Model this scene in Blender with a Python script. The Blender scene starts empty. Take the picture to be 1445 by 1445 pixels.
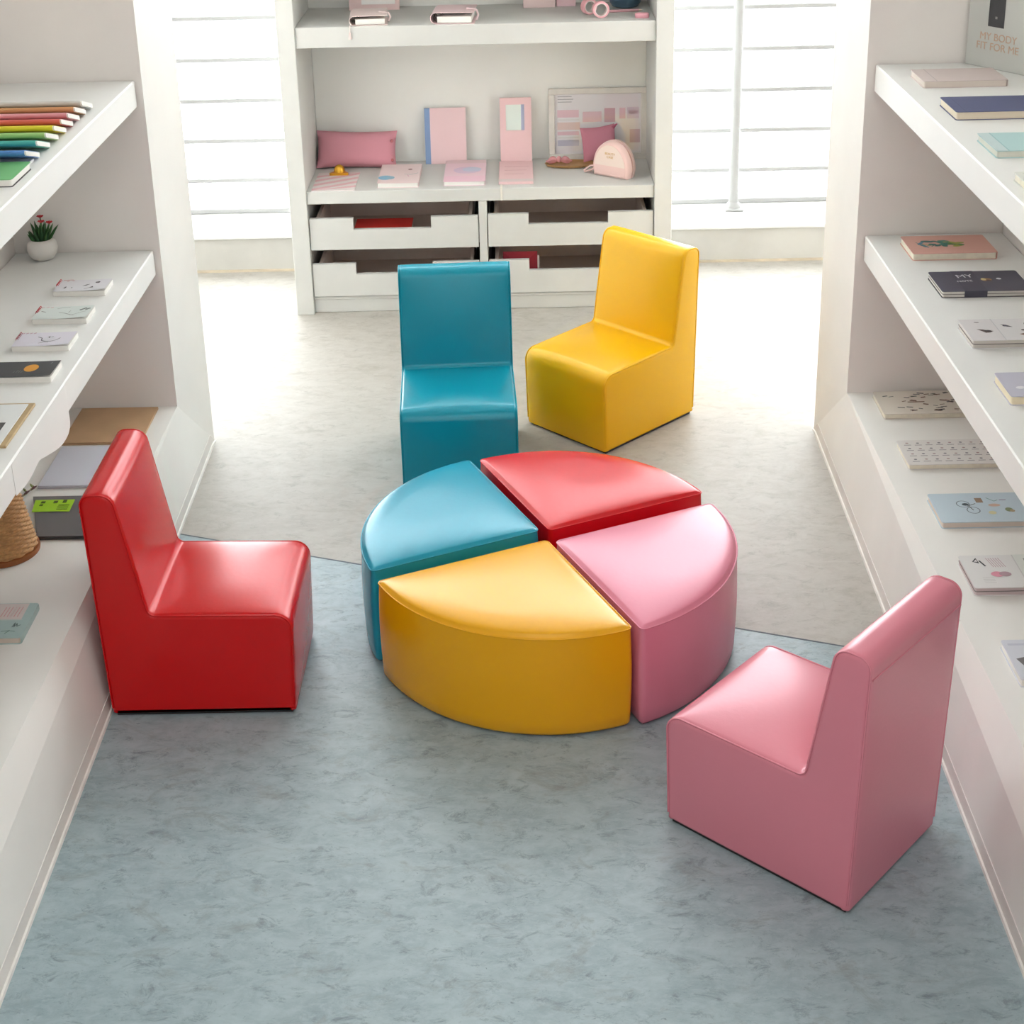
import bpy, bmesh, math, random
from mathutils import Vector, Matrix
random.seed(7)
SC = bpy.context.scene
COL = SC.collection
PI = math.pi

# ------------------------------------------------------------------ camera
cam_d = bpy.data.cameras.new('camera')
cam = bpy.data.objects.new('camera', cam_d)
COL.objects.link(cam)
# rows of the world-to-camera rotation (x right, y down, z forward)
RR = ((0.999761652, -0.000480757, -0.021826768),
      (-0.020527677, -0.361092163, -0.932304170),
      (-0.007433264, 0.932530010, -0.361015966))
rm = Matrix(((RR[0][0], -RR[1][0], -RR[2][0]),
             (RR[0][1], -RR[1][1], -RR[2][1]),
             (RR[0][2], -RR[1][2], -RR[2][2])))
cam.matrix_world = Matrix.Translation((0, 0, 2.0)) @ rm.to_4x4()
cam_d.sensor_width = 36.0
cam_d.sensor_fit = 'HORIZONTAL'
cam_d.lens = 36.0 * 2194.138 / 1445.0
cam_d.shift_y = -(722.5 - 450.586) / 1445.0
cam_d.clip_start = 0.05
SC.camera = cam

# ------------------------------------------------------------------ light
SC.view_settings.view_transform = 'Standard'
SC.view_settings.look = 'None'
SC.view_settings.gamma = 1.0
SC.view_settings.use_curve_mapping = False
SC.view_settings.exposure = 0.22
W = bpy.data.worlds.new('sky'); SC.world = W
W.use_nodes = True
bg = W.node_tree.nodes['Background']
bg.inputs[0].default_value = (0.93, 0.98, 1.0, 1)
bg.inputs[1].default_value = 8.3


def area(name, loc, rot, sx, sy, power, color):
    l = bpy.data.lights.new(name, 'AREA'); l.shape = 'RECTANGLE'
    l.size, l.size_y, l.energy, l.color = sx, sy, power, color
    o = bpy.data.objects.new(name, l); COL.objects.link(o)
    o.location = loc; o.rotation_euler = rot
    return o


area('overhead_fill', (0, 0.2, 2.96), (0, 0, 0), 1.8, 2.6, 21, (1.0, 0.985, 0.965))  # added overhead fill, brightens the near floor and ledges
area('front_fill', (0, -1.62, 1.9), (PI / 2, 0, 0), 2.2, 1.8, 12, (0.97, 0.98, 1.0))     # added fill light behind the camera, lifts the faces turned towards it

# ------------------------------------------------------------------ materials
def lin(c):
    c = c / 255.0
    return c / 12.92 if c <= 0.04045 else ((c + 0.055) / 1.055) ** 2.4


MATS = {}


def mat(rgb, rough=0.6, spec=0.5, metal=0.0, bump=None, mottle=None, coat=0.0):
    key = (tuple(rgb), rough, spec, metal, bump, mottle, coat)
    if key in MATS: return MATS[key]
    m = bpy.data.materials.new('paint'); m.use_nodes = True
    nt = m.node_tree; b = nt.nodes['Principled BSDF']
    col = tuple(lin(c) for c in rgb) + (1,)
    b.inputs['Base Color'].default_value = col
    b.inputs['Roughness'].default_value = rough
    b.inputs['Specular IOR Level'].default_value = spec
    b.inputs['Metallic'].default_value = metal
    b.inputs['Coat Weight'].default_value = coat
    tc = None
    if bump or mottle:
        tc = nt.nodes.new('ShaderNodeTexCoord')
    if bump:
        n = nt.nodes.new('ShaderNodeTexNoise'); n.inputs['Scale'].default_value = bump[0]
        n.inputs['Detail'].default_value = 3
        bp = nt.nodes.new('ShaderNodeBump'); bp.inputs['Strength'].default_value = bump[1]
        bp.inputs['Distance'].default_value = 0.002
        nt.links.new(tc.outputs['Object'], n.inputs['Vector'])
        nt.links.new(n.outputs['Fac'], bp.inputs['Height'])
        nt.links.new(bp.outputs['Normal'], b.inputs['Normal'])
    if mottle:
        n = nt.nodes.new('ShaderNodeTexNoise'); n.inputs['Scale'].default_value = mottle[0]
        n.inputs['Detail'].default_value = 5
        r = nt.nodes.new('ShaderNodeValToRGB')
        k = mottle[1]
        r.color_ramp.elements[0].position = 0.35; r.color_ramp.elements[1].position = 0.65
        r.color_ramp.elements[0].color = tuple(v * (1 - k) for v in col[:3]) + (1,)
        r.color_ramp.elements[1].color = tuple(min(1, v * (1 + k)) for v in col[:3]) + (1,)
        nt.links.new(tc.outputs['Object'], n.inputs['Vector'])
        nt.links.new(n.outputs['Fac'], r.inputs['Fac'])
        nt.links.new(r.outputs['Color'], b.inputs['Base Color'])
    MATS[key] = m
    return m


def leather(rgb):
    m = mat(rgb, 0.265, 1.0, 0.0, (90.0, 0.10), None, 0.0)
    m.node_tree.nodes['Principled BSDF'].inputs['Specular Tint'].default_value = tuple(.4 + .6 * lin(c) for c in rgb) + (1,)
    return m


def floor_mat(base, dark, light, rough, stain, spec=0.5):
    m = bpy.data.materials.new('linoleum'); m.use_nodes = True
    nt = m.node_tree; N = nt.nodes; Lk = nt.links; b = N['Principled BSDF']
    tc = N.new('ShaderNodeTexCoord')
    mp = N.new('ShaderNodeMapping'); mp.inputs['Scale'].default_value = (1.0, 1.7, 1.0)
    mp.inputs['Rotation'].default_value = (0, 0, 0.35)
    Lk.new(tc.outputs['Object'], mp.inputs['Vector'])
    def noise(sc, det, rg, dist=0.0):
        n = N.new('ShaderNodeTexNoise'); n.inputs['Scale'].default_value = sc
        n.inputs['Detail'].default_value = det; n.inputs['Roughness'].default_value = rg
        n.inputs['Distortion'].default_value = dist
        Lk.new(mp.outputs['Vector'], n.inputs['Vector'])
        return n
    def ramp(src, p0, p1, c0, c1):
        r = N.new('ShaderNodeValToRGB')
        r.color_ramp.elements[0].position = p0; r.color_ramp.elements[1].position = p1
        r.color_ramp.elements[0].color = c0; r.color_ramp.elements[1].color = c1
        Lk.new(src.outputs['Fac'], r.inputs['Fac'])
        return r
    def mix(fac, a, bcol):
        x = N.new('ShaderNodeMix'); x.data_type = 'RGBA'
        Lk.new(fac.outputs['Color'], x.inputs['Factor'])
        if hasattr(a, 'outputs'): Lk.new(a.outputs[2] if a.bl_idname == 'ShaderNodeMix' else a.outputs['Color'], x.inputs[6])
        else: x.inputs[6].default_value = a
        x.inputs[7].default_value = bcol
        return x
    c = lambda q: tuple(lin(v) for v in q) + (1,)
    blk, wht = (0, 0, 0, 1), (1, 1, 1, 1)
    g = lambda v: (v, v, v, 1)
    broad = ramp(noise(11.0, 7, 0.72, 0.6), 0.35, 0.65, c(base), c(light))
    fine = ramp(noise(34.0, 6, 0.68, 0.4), 0.50, 0.66, blk, g(0.75))
    x = mix(fine, broad, c(light))
    fl = ramp(noise(17.0, 10, 0.80, 0.5), 0.32, 0.47, g(0.9), blk)
    x = mix(fl, x, c(dark))
    sp = ramp(noise(75.0, 4, 0.6, 0.6), 0.26, 0.33, g(0.8), blk)
    x = mix(sp, x, c(dark))
    st = ramp(noise(7.0, 8, 0.74, 0.8), 0.54, 0.70, blk, g(0.7))
    x = mix(st, x, c(stain))
    Lk.new(x.outputs[2], b.inputs['Base Color'])
    b.inputs['Roughness'].default_value = rough
    b.inputs['Specular IOR Level'].default_value = spec
    bp = N.new('ShaderNodeBump'); bp.inputs['Strength'].default_value = 0.06; bp.inputs['Distance'].default_value = 0.002
    Lk.new(noise(60.0, 4, 0.6).outputs['Fac'], bp.inputs['Height'])
    Lk.new(bp.outputs['Normal'], b.inputs['Normal'])
    return m


def glass_mat(tint=0.96, gloss=0.06):
    m = bpy.data.materials.new('glass'); m.use_nodes = True
    nt = m.node_tree; N = nt.nodes; N.clear()
    o = N.new('ShaderNodeOutputMaterial'); t = N.new('ShaderNodeBsdfTransparent')
    t.inputs[0].default_value = (tint, tint, tint, 1)
    gl = N.new('ShaderNodeBsdfGlossy'); gl.inputs['Roughness'].default_value = 0.05
    mx = N.new('ShaderNodeMixShader'); mx.inputs[0].default_value = gloss
    nt.links.new(t.outputs[0], mx.inputs[1]); nt.links.new(gl.outputs[0], mx.inputs[2])
    nt.links.new(mx.outputs[0], o.inputs[0])
    return m


PLASTER = mat((243, 238, 233), 0.65, 0.3, mottle=(2.5, 0.03), bump=(30.0, 0.08))
PLASTER2 = mat((240, 238, 233), 0.55, 0.35, mottle=(3.0, 0.03))
SHELFW = mat((239, 239, 236), 0.5, 0.4, mottle=(4.0, 0.02))
CABW = mat((210, 210, 206), 0.5, 0.4, mottle=(6.0, 0.03))
GLASS = glass_mat()
WHITE = mat((240, 240, 238), 0.5)
PAGE = mat((236, 228, 210), 0.8, 0.2, mottle=(60, 0.05))
PAGEW = mat((240, 238, 232), 0.8, 0.2)
DARK = mat((40, 38, 38), 0.6)

# ------------------------------------------------------------------ mesh builder
class MB:
    def __init__(s): s.v = []; s.f = []; s.m = []; s.mats = []
    def mi(s, m):
        if m not in s.mats: s.mats.append(m)
        return s.mats.index(m)
    def add(s, vs, fs, m):
        k = len(s.v); i = s.mi(m)
        s.v += [tuple(v) for v in vs]
        for f in fs: s.f.append(tuple(k + q for q in f)); s.m.append(i)
    def box(s, lo, hi, m, c=0.0):
        (x0, y0, z0), (x1, y1, z1) = lo, hi
        if c <= 0:
            vs = [(x, y, z) for z in (z0, z1) for y in (y0, y1) for x in (x0, x1)]
            s.add(vs, [(0, 2, 3, 1), (4, 5, 7, 6), (0, 1, 5, 4), (2, 6, 7, 3), (0, 4, 6, 2), (1, 3, 7, 5)], m)
            return
        rings = []
        c = min(c, (x1 - x0) * .45, (y1 - y0) * .45, (z1 - z0) * .45)
        for z, i in ((z0, c), (z0 + c, 0), (z1 - c, 0), (z1, c)):
            a, b_, d, e = x0 + i, x1 - i, y0 + i, y1 - i
            k = c * (0.0 if i else 1.0)
            if i: rings.append([(a, d, z), (a, d, z), (b_, d, z), (b_, d, z), (b_, e, z), (b_, e, z), (a, e, z), (a, e, z)])
            else: rings.append([(a, d + k, z), (a + k, d, z), (b_ - k, d, z), (b_, d + k, z), (b_, e - k, z), (b_ - k, e, z), (a + k, e, z), (a, e - k, z)])
        s.loft(rings, m, True)
    def loft(s, rings, m, caps=True, closed=True):
        n = len(rings[0]); vs = [p for r in rings for p in r]; fs = []
        for i in range(len(rings) - 1):
            for j in range(n if closed else n - 1):
                k = (j + 1) % n
                fs.append((i * n + j, i * n + k, (i + 1) * n + k, (i + 1) * n + j))
        if caps:
            fs.append(tuple(range(n))[::-1]); fs.append(tuple((len(rings) - 1) * n + j for j in range(n)))
        s.add(vs, fs, m)
    def prism(s, poly, z0, z1, m, axis='z'):
        def P(a, b_, h): return {'z': (a, b_, h), 'y': (a, h, b_), 'x': (h, a, b_)}[axis]
        s.loft([[P(a, b_, z0) for a, b_ in poly], [P(a, b_, z1) for a, b_ in poly]], m)
    def poly(s, pts, m): s.add(pts, [tuple(range(len(pts)))], m)
    def tube(s, path, r, m, n=8, closed=False, taper=None):
        P = [Vector(p) for p in path]; L = len(P); rings = []
        up = Vector((0, 0, 1)); prev = None
        for i in range(L):
            if closed: t = P[(i + 1) % L] - P[i - 1]
            else: t = P[min(i + 1, L - 1)] - P[max(i - 1, 0)]
            if t.length < 1e-9: t = Vector((1, 0, 0))
            t.normalize()
            if prev is None:
                a = up if abs(t.dot(up)) < .9 else Vector((1, 0, 0))
                u = t.cross(a).normalized()
            else:
                u = (prev - t * prev.dot(t)).normalized()
            prev = u; w = t.cross(u)
            rr = r if taper is None else r * taper[i]
            rings.append([tuple(P[i] + (u * math.cos(2 * PI * j / n) + w * math.sin(2 * PI * j / n)) * rr) for j in range(n)])
        if closed: rings.append(rings[0])
        s.loft(rings, m, not closed)
    def lathe(s, prof, m, n=32, cx=0, cy=0, cap=True):
        rings = [[(cx + r * math.cos(2 * PI * j / n), cy + r * math.sin(2 * PI * j / n), z) for j in range(n)] for r, z in prof]
        s.loft(rings, m, cap)
    def disc(s, cx, cy, z, rx, ry, m, rot=0, n=18):
        c_, s_ = math.cos(rot), math.sin(rot)
        s.poly([(cx + rx * math.cos(a) * c_ - ry * math.sin(a) * s_, cy + rx * math.cos(a) * s_ + ry * math.sin(a) * c_, z)
                for a in [2 * PI * j / n for j in range(n)]], m)
    def line(s, pts, w, z, m):
        for (a, b_) in zip(pts, pts[1:]):
            d = Vector((b_[0] - a[0], b_[1] - a[1])); 
            if d.length < 1e-9: continue
            d.normalize(); q = Vector((-d.y, d.x)) * w / 2; e = d * w * .3
            s.poly([(a[0] - q.x - e.x, a[1] - q.y - e.y, z), (b_[0] - q.x + e.x, b_[1] - q.y + e.y, z),
                    (b_[0] + q.x + e.x, b_[1] + q.y + e.y, z), (a[0] + q.x - e.x, a[1] + q.y - e.y, z)], m)
    def transform(s, M): s.v = [tuple(M @ Vector(p)) for p in s.v]
    def build(s, name, parent=None, smooth=35, loc=None, kind=None, fix=True):
        me = bpy.data.meshes.new(name); me.from_pydata(s.v, [], s.f)
        for m in s.mats: me.materials.append(m)
        me.polygons.foreach_set('material_index', s.m)
        if fix:
            bm = bmesh.new(); bm.from_mesh(me)
            bmesh.ops.remove_doubles(bm, verts=bm.verts, dist=1e-6)
            bmesh.ops.recalc_face_normals(bm, faces=bm.faces)
            bm.to_mesh(me); bm.free()
        if smooth:
            me.polygons.foreach_set('use_smooth', [True] * len(me.polygons))
            me.set_sharp_from_angle(angle=math.radians(smooth))
        o = bpy.data.objects.new(name, me); COL.objects.link(o)
        if parent: o.parent = parent
        if loc: o.location = loc
        if kind: o['kind'] = kind
        return o


def tag(o, label, cat, group=None):
    o['label'] = label; o['category'] = cat
    if group: o['group'] = group
    return o


def thing(name, label, cat, loc=(0, 0, 0), rz=0.0, group=None):
    o = bpy.data.objects.new(name, None); COL.objects.link(o)
    o.empty_display_size = 0.05
    o.location = loc; o.rotation_euler = (0, 0, rz)
    return tag(o, label, cat, group)


def lettering(text, size, m, parent, matrix, name='lettering'):
    cu = bpy.data.curves.new(name, 'FONT'); cu.body = text; cu.size = size
    cu.align_x = 'CENTER'; cu.align_y = 'CENTER'; cu.extrude = 0.0002
    t = bpy.data.objects.new('tmp', cu); COL.objects.link(t)
    dg = bpy.context.evaluated_depsgraph_get()
    me = bpy.data.meshes.new_from_object(t.evaluated_get(dg))
    bpy.data.objects.remove(t)
    me.materials.clear(); me.materials.append(m)
    o = bpy.data.objects.new(name, me); COL.objects.link(o)
    o.parent = parent; o.matrix_local = matrix
    return o


def fillet(pts, seg=6):
    """pts: (x, y, r) -> rounded closed polygon"""
    out = []; n = len(pts)
    for i in range(n):
        p = Vector(pts[i][:2]); a = Vector(pts[i - 1][:2]); b = Vector(pts[(i + 1) % n][:2]); r = pts[i][2]
        if r <= 0: out.append((p.x, p.y)); continue
        u = (a - p).normalized(); w = (b - p).normalized()
        ang = math.acos(max(-1, min(1, u.dot(w))))
        t = min(r / math.tan(ang / 2), (a - p).length * .49, (b - p).length * .49); r2 = t * math.tan(ang / 2)
        c = p + (u + w).normalized() * (r2 / math.sin(ang / 2))
        s0 = p + u * t; s1 = p + w * t
        a0 = math.atan2(s0.y - c.y, s0.x - c.x); a1 = math.atan2(s1.y - c.y, s1.x - c.x)
        d = (a1 - a0 + PI) % (2 * PI) - PI
        for k in range(seg + 1):
            q = a0 + d * k / seg
            out.append((c.x + r2 * math.cos(q), c.y + r2 * math.sin(q)))
    return out


def resample(poly, step):
    out = []
    for i in range(len(poly)):
        a = Vector(poly[i]); b = Vector(poly[(i + 1) % len(poly)]); L = (b - a).length
        k = max(1, int(L / step))
        for j in range(k): 
            q = a.lerp(b, j / k); out.append((q.x, q.y))
    return out


def inset(poly, d):
    """offset a CCW closed polygon inwards by d"""
    n = len(poly); out = []
    for i in range(n):
        p = Vector(poly[i]); a = Vector(poly[i - 1]); b = Vector(poly[(i + 1) % n])
        e0 = (p - a).normalized(); e1 = (b - p).normalized()
        nn = Vector((-e0.y, e0.x)) + Vector((-e1.y, e1.x))
        nn = nn.normalized() if nn.length > 1e-9 else Vector((0, 0))
        out.append(((p + nn * d).x, (p + nn * d).y))
    return out


def rrect(x0, y0, x1, y1, r, seg=4):
    return fillet([(x0, y0, r), (x1, y0, r), (x1, y1, r), (x0, y1, r)], seg)


# ------------------------------------------------------------------ setting
YN = -1.7                                   # near end of the room, behind the camera
ZT = 3.0
# floor: blue linoleum near, pale linoleum beyond a slanting joint
JX = ((-1.6, 3.883), (1.6, 2.732))
FB = floor_mat((144, 163, 169), (106, 120, 126), (168, 186, 191), 0.40, (132, 138, 136))
FP = floor_mat((176, 171, 163), (158, 154, 146), (188, 184, 177), 0.5, (164, 158, 147), 0.3)
b = MB(); b.prism([(-1.6, YN), (1.6, YN), JX[1], JX[0]], -0.06, 0.0, FB); b.build('floor', kind='structure', smooth=0)
b = MB(); b.prism([JX[0], JX[1], (1.6, 4.21), (2.5, 4.21), (2.5, 6.2), (-2.5, 6.2), (-2.5, 4.21), (-1.6, 4.21)], -0.06, 0.0, FP)
b.build('floor_back', kind='structure', smooth=0)
b = MB()
d = Vector((JX[1][0] - JX[0][0], JX[1][1] - JX[0][1])).normalized(); q = Vector((-d.y, d.x)) * 0.0022
b.prism([(JX[0][0] - q.x, JX[0][1] - q.y), (JX[1][0] - q.x, JX[1][1] - q.y), (JX[1][0] + q.x, JX[1][1] + q.y), (JX[0][0] + q.x, JX[0][1] + q.y)], -0.01, 0.0006, mat((92, 100, 108), 0.6))
b.build('trim_1', kind='structure', smooth=0)


def side_wall(name, s, xi, xo0, xo1, xb, shelf_x):
    """built-in niche: s = -1 left, +1 right; xi ledge edge, xo floor line near/far, xb niche back"""
    b = MB(); Y0, Y1 = 3.909, 4.215; xe = s * 2.5
    ye = YN
    def quad(*p): b.poly(p, PLASTER if len(p) else PLASTER)
    # plinth front, ledge, niche back, end wall, jamb, far face
    b.poly([(xo0, ye, 0), (xo1, Y1, 0), (xi, Y0, .25), (xi, ye, .25)], PLASTER2)
    b.poly([(xi, ye, .25), (xi, Y0, .25), (xb, Y0, .25), (xb, ye, .25)], PLASTER2)
    b.poly([(xb, ye, .25), (xb, Y0, .25), (xb, Y0, ZT), (xb, ye, ZT)], PLASTER)
    b.poly([(xb, Y0, .25), (xi, Y0, .25), (xi, Y0, ZT), (xb, Y0, ZT)], PLASTER)
    b.poly([(xi, Y0, .25), (xo1, Y1, 0), (xo1, Y1, ZT), (xi, Y0, ZT)], PLASTER2)
    b.poly([(xo1, Y1, 0), (xe, Y1, 0), (xe, Y1, ZT), (xo1, Y1, ZT)], PLASTER)
    # outer faces close the block
    b.poly([(xe, Y1, 0), (xe, ye, 0), (xe, ye, ZT), (xe, Y1, ZT)], PLASTER)
    b.poly([(xo0, ye, 0), (xi, ye, .25), (xb, ye, .25), (xb, ye, ZT), (xe, ye, ZT), (xe, ye, 0)], PLASTER)
    b.poly([(xb, ye, ZT), (xb, Y0, ZT), (xi, Y0, ZT), (xo1, Y1, ZT), (xe, Y1, ZT), (xe, ye, ZT)], PLASTER)
    b.poly([(xo0, ye, 0), (xo1, Y1, 0), (xe, Y1, 0), (xe, ye, 0)], PLASTER)
    o = b.build(name, kind='structure', smooth=0)
    # skirting strip and white sealant bead along the foot of the plinth
    bb = MB()
    e0, e1 = xo0 - s * .003, xo1 - s * .003
    for (h0, h1, off, m) in ((0.0, .034, .0015, mat((226, 222, 217), .7, mottle=(9, .05))), (0.0, .007, .006, mat((242, 240, 234), .6, mottle=(20, .06)))):
        dx = -s * off
        k = (xi - xo1) / .25
        bb.loft([[(xo0 + dx, ye, h0), (xo0 + dx + k * h1, ye, h1), (xo0 + s * .004 + k * h1, ye, h1), (xo0 + s * .004, ye, h0)],
                 [(xo1 + dx, Y1, h0), (xo1 + dx + k * h1, Y1 - .04, h1), (xo1 + s * .004 + k * h1, Y1 - .04, h1), (xo1 + s * .004, Y1, h0)]], m)
    bb.build('baseboard_' + ('left' if s < 0 else 'right'), kind='structure', smooth=0)


side_wall('wall_left', -1, -.959, -.862, -.934, -1.343, -.976)
side_wall('wall_right', 1, .884, .764, .861, 1.268, .905)
b = MB(); b.box((-2.6, YN - .1, 0), (2.6, YN, ZT), PLASTER); b.build('wall_front', kind='structure', smooth=0)
b = MB(); b.box((-2.6, YN - .1, ZT), (2.6, 6.2, ZT + .1), mat((214, 213, 210), .8)); b.build('ceiling', kind='structure', smooth=0)
for nm, x0, x1 in (('wall_side_left', -2.6, -2.5), ('wall_side_right', 2.5, 2.6)):
    b = MB(); b.box((x0, 4.2, 0), (x1, 6.2, ZT), PLASTER2); b.build(nm, kind='structure', smooth=0)
# low wall with sill below the windows
b = MB(); b.box((-2.5, 5.745, 0), (2.5, 6.2, .136), mat((196, 194, 188), .7, mottle=(5, .06)), 0)
b.box((-2.5, 5.728, .136), (2.5, 6.2, .152), mat((226, 226, 224), .5), .004)
b.build('wall_back', kind='structure')
b = MB(); b.box((-2.5, 5.735, 0), (2.5, 5.746, .008), mat((205, 192, 170), .8, mottle=(12, .15))); b.build('baseboard_back', kind='structure', smooth=0)

FRAME = mat((160, 160, 159), .45)
WT = 2.78                                   # window head
b = MB(); b.box((-2.5, 5.98, WT), (2.5, 6.2, ZT), PLASTER2); b.build('wall_back_lintel', kind='structure', smooth=0)  # unseen wall, added to limit window light on the seat tops
for nm, x0, x1 in (('window_1', -2.5, -.16), ('window_2', -.16, 2.5)):
    w = MB()
    for lo, hi in (((x0, 6.02, .152), (x1, 6.09, .172)), ((x0, 6.02, WT - .05), (x1, 6.09, WT)), ((x0, 6.02, .152), (x0 + .04, 6.09, WT)), ((x1 - .04, 6.02, .152), (x1, 6.09, WT))):
        w.box(lo, hi, FRAME, .003)
    wo = w.build(nm, kind='structure')
    k = 0
    for i in range(16):
        z = .288 + .1625 * i
        if z > WT - .08: break
        g = MB(); g.box((x0 + .03, 6.028, z - .009), (x1 - .03, 6.05, z + .009), mat((158, 158, 157), .5), .003)
        g.build('glazing_bar', wo)
    g = MB(); g.box((x0 + .03, 6.058, .165), (x1 - .03, 6.062, WT - .04), GLASS); g.build('pane', wo, smooth=0)
p = thing('support_post', 'slim white post standing on the sill in front of the right window', 'post', (.845, 5.945, .152))
b = MB(); b.lathe([(.019, .012), (.019, 2.845)], FRAME, 20); b.build('shaft', p)
b = MB(); b.box((-.036, -.045, 0), (.036, .045, .01), FRAME, .003); b.lathe([(.030, .01), (.027, .022), (.019, .03)], FRAME, 20); b.build('base_plate', p)

# ------------------------------------------------------------------ wall shelves
def shelf(label, x0, x1, z):
    b = MB(); b.box((x0, YN, z - .070), (x1, 3.905, z), SHELFW, .003)
    tag(b.build('wall_shelf', loc=(0, 0, 0)), label, 'shelf', 'built-in wall shelves')


shelf('upper white wall shelf on the left, carrying the rainbow row of notebooks', -1.342, -.976, 1.16)
shelf('lower white wall shelf on the left, carrying small calendars and the potted plant', -1.342, -.976, .705)
shelf('upper white wall shelf on the right, carrying navy and teal notebooks', .905, 1.267, 1.16)
shelf('lower white wall shelf on the right, carrying the coral and dark banded notebooks', .905, 1.267, .705)

# ------------------------------------------------------------------ display cabinet with drawers
cab = thing('display_cabinet', 'white display cabinet between the two windows with shelves and four open drawers', 'cabinet', (-.14, 5.26, 0))
CX, CY = -.14, 5.26
def cb(name, boxes, c=.002, m=CABW):
    b = MB()
    for lo, hi in boxes: b.box((lo[0] - CX, lo[1] - CY, lo[2]), (hi[0] - CX, hi[1] - CY, hi[2]), m, c)
    return b.build(name, cab)
CH = 1.28
cb('side_panel', [((-.816, 5.25, 0), (-.755, 5.67, CH))])
cb('side_panel', [((.469, 5.25, 0), (.530, 5.67, CH))])
cb('back_panel', [((-.755, 5.648, .02), (.469, 5.67, CH))], m=mat((236, 236, 231), .6, .3, mottle=(3, .02)))
cb('top_panel', [((-.816, 5.25, CH), (.530, 5.67, CH + .05))])
cb('shelf_board', [((-.755, 5.262, .965), (.469, 5.648, 1.035))])
cb('shelf_board', [((-.755, 5.262, .412), (.469, 5.648, .458))])
cb('divider', [((-.151, 5.264, .062), (-.122, 5.648, .412))])
cb('bottom_board', [((-.755, 5.27, .050), (.469, 5.648, .062))])
cb('plinth', [((-.755, 5.275, 0), (.469, 5.30, .054))])
CABIN = mat((214, 196, 186), .6, .3, mottle=(6, .05))
def drawer(x0, x1, z0, z1, cu0, cu1, cz):
    b = MB()
    f = [(x0, z0), (x1, z0), (x1, z1), (cu1, z1), (cu1, cz), (cu0, cz), (cu0, z1), (x0, z1)]
    b.prism([(x - CX, z) for x, z in f], 5.262 - CY, 5.280 - CY, CABW, 'y')
    i0, i1 = x0 + .022, x1 - .022
    for lo, hi in (((i0, 5.28, z0 + .01), (i1, 5.62, z0 + .018)), ((i0, 5.28, z0 + .018), (i0 + .012, 5.62, z1 - .004)),
                   ((i1 - .012, 5.28, z0 + .018), (i1, 5.62, z1 - .004)), ((i0 + .012, 5.608, z0 + .018), (i1 - .012, 5.62, z1 - .004))):
        b.box((lo[0] - CX, lo[1] - CY, lo[2]), (hi[0] - CX, hi[1] - CY, hi[2]), CABIN)
    for xa in (x0 + .004, x1 - .016):       # metal runners
        b.box((xa - CX, 5.285 - CY, z0 + .05), (xa + .012 - CX, 5.62 - CY, z0 + .075), DARK)
    b.build('drawer', cab, smooth=20)
drawer(-.752, -.154, .242, .358, -.597, -.321, .316)
drawer(-.119, .466, .242, .362, .025, .307, .322)
drawer(-.752, -.154, .066, .188, -.597, -.321, .148)
drawer(-.119, .466, .066, .190, .025, .307, .150)

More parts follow.
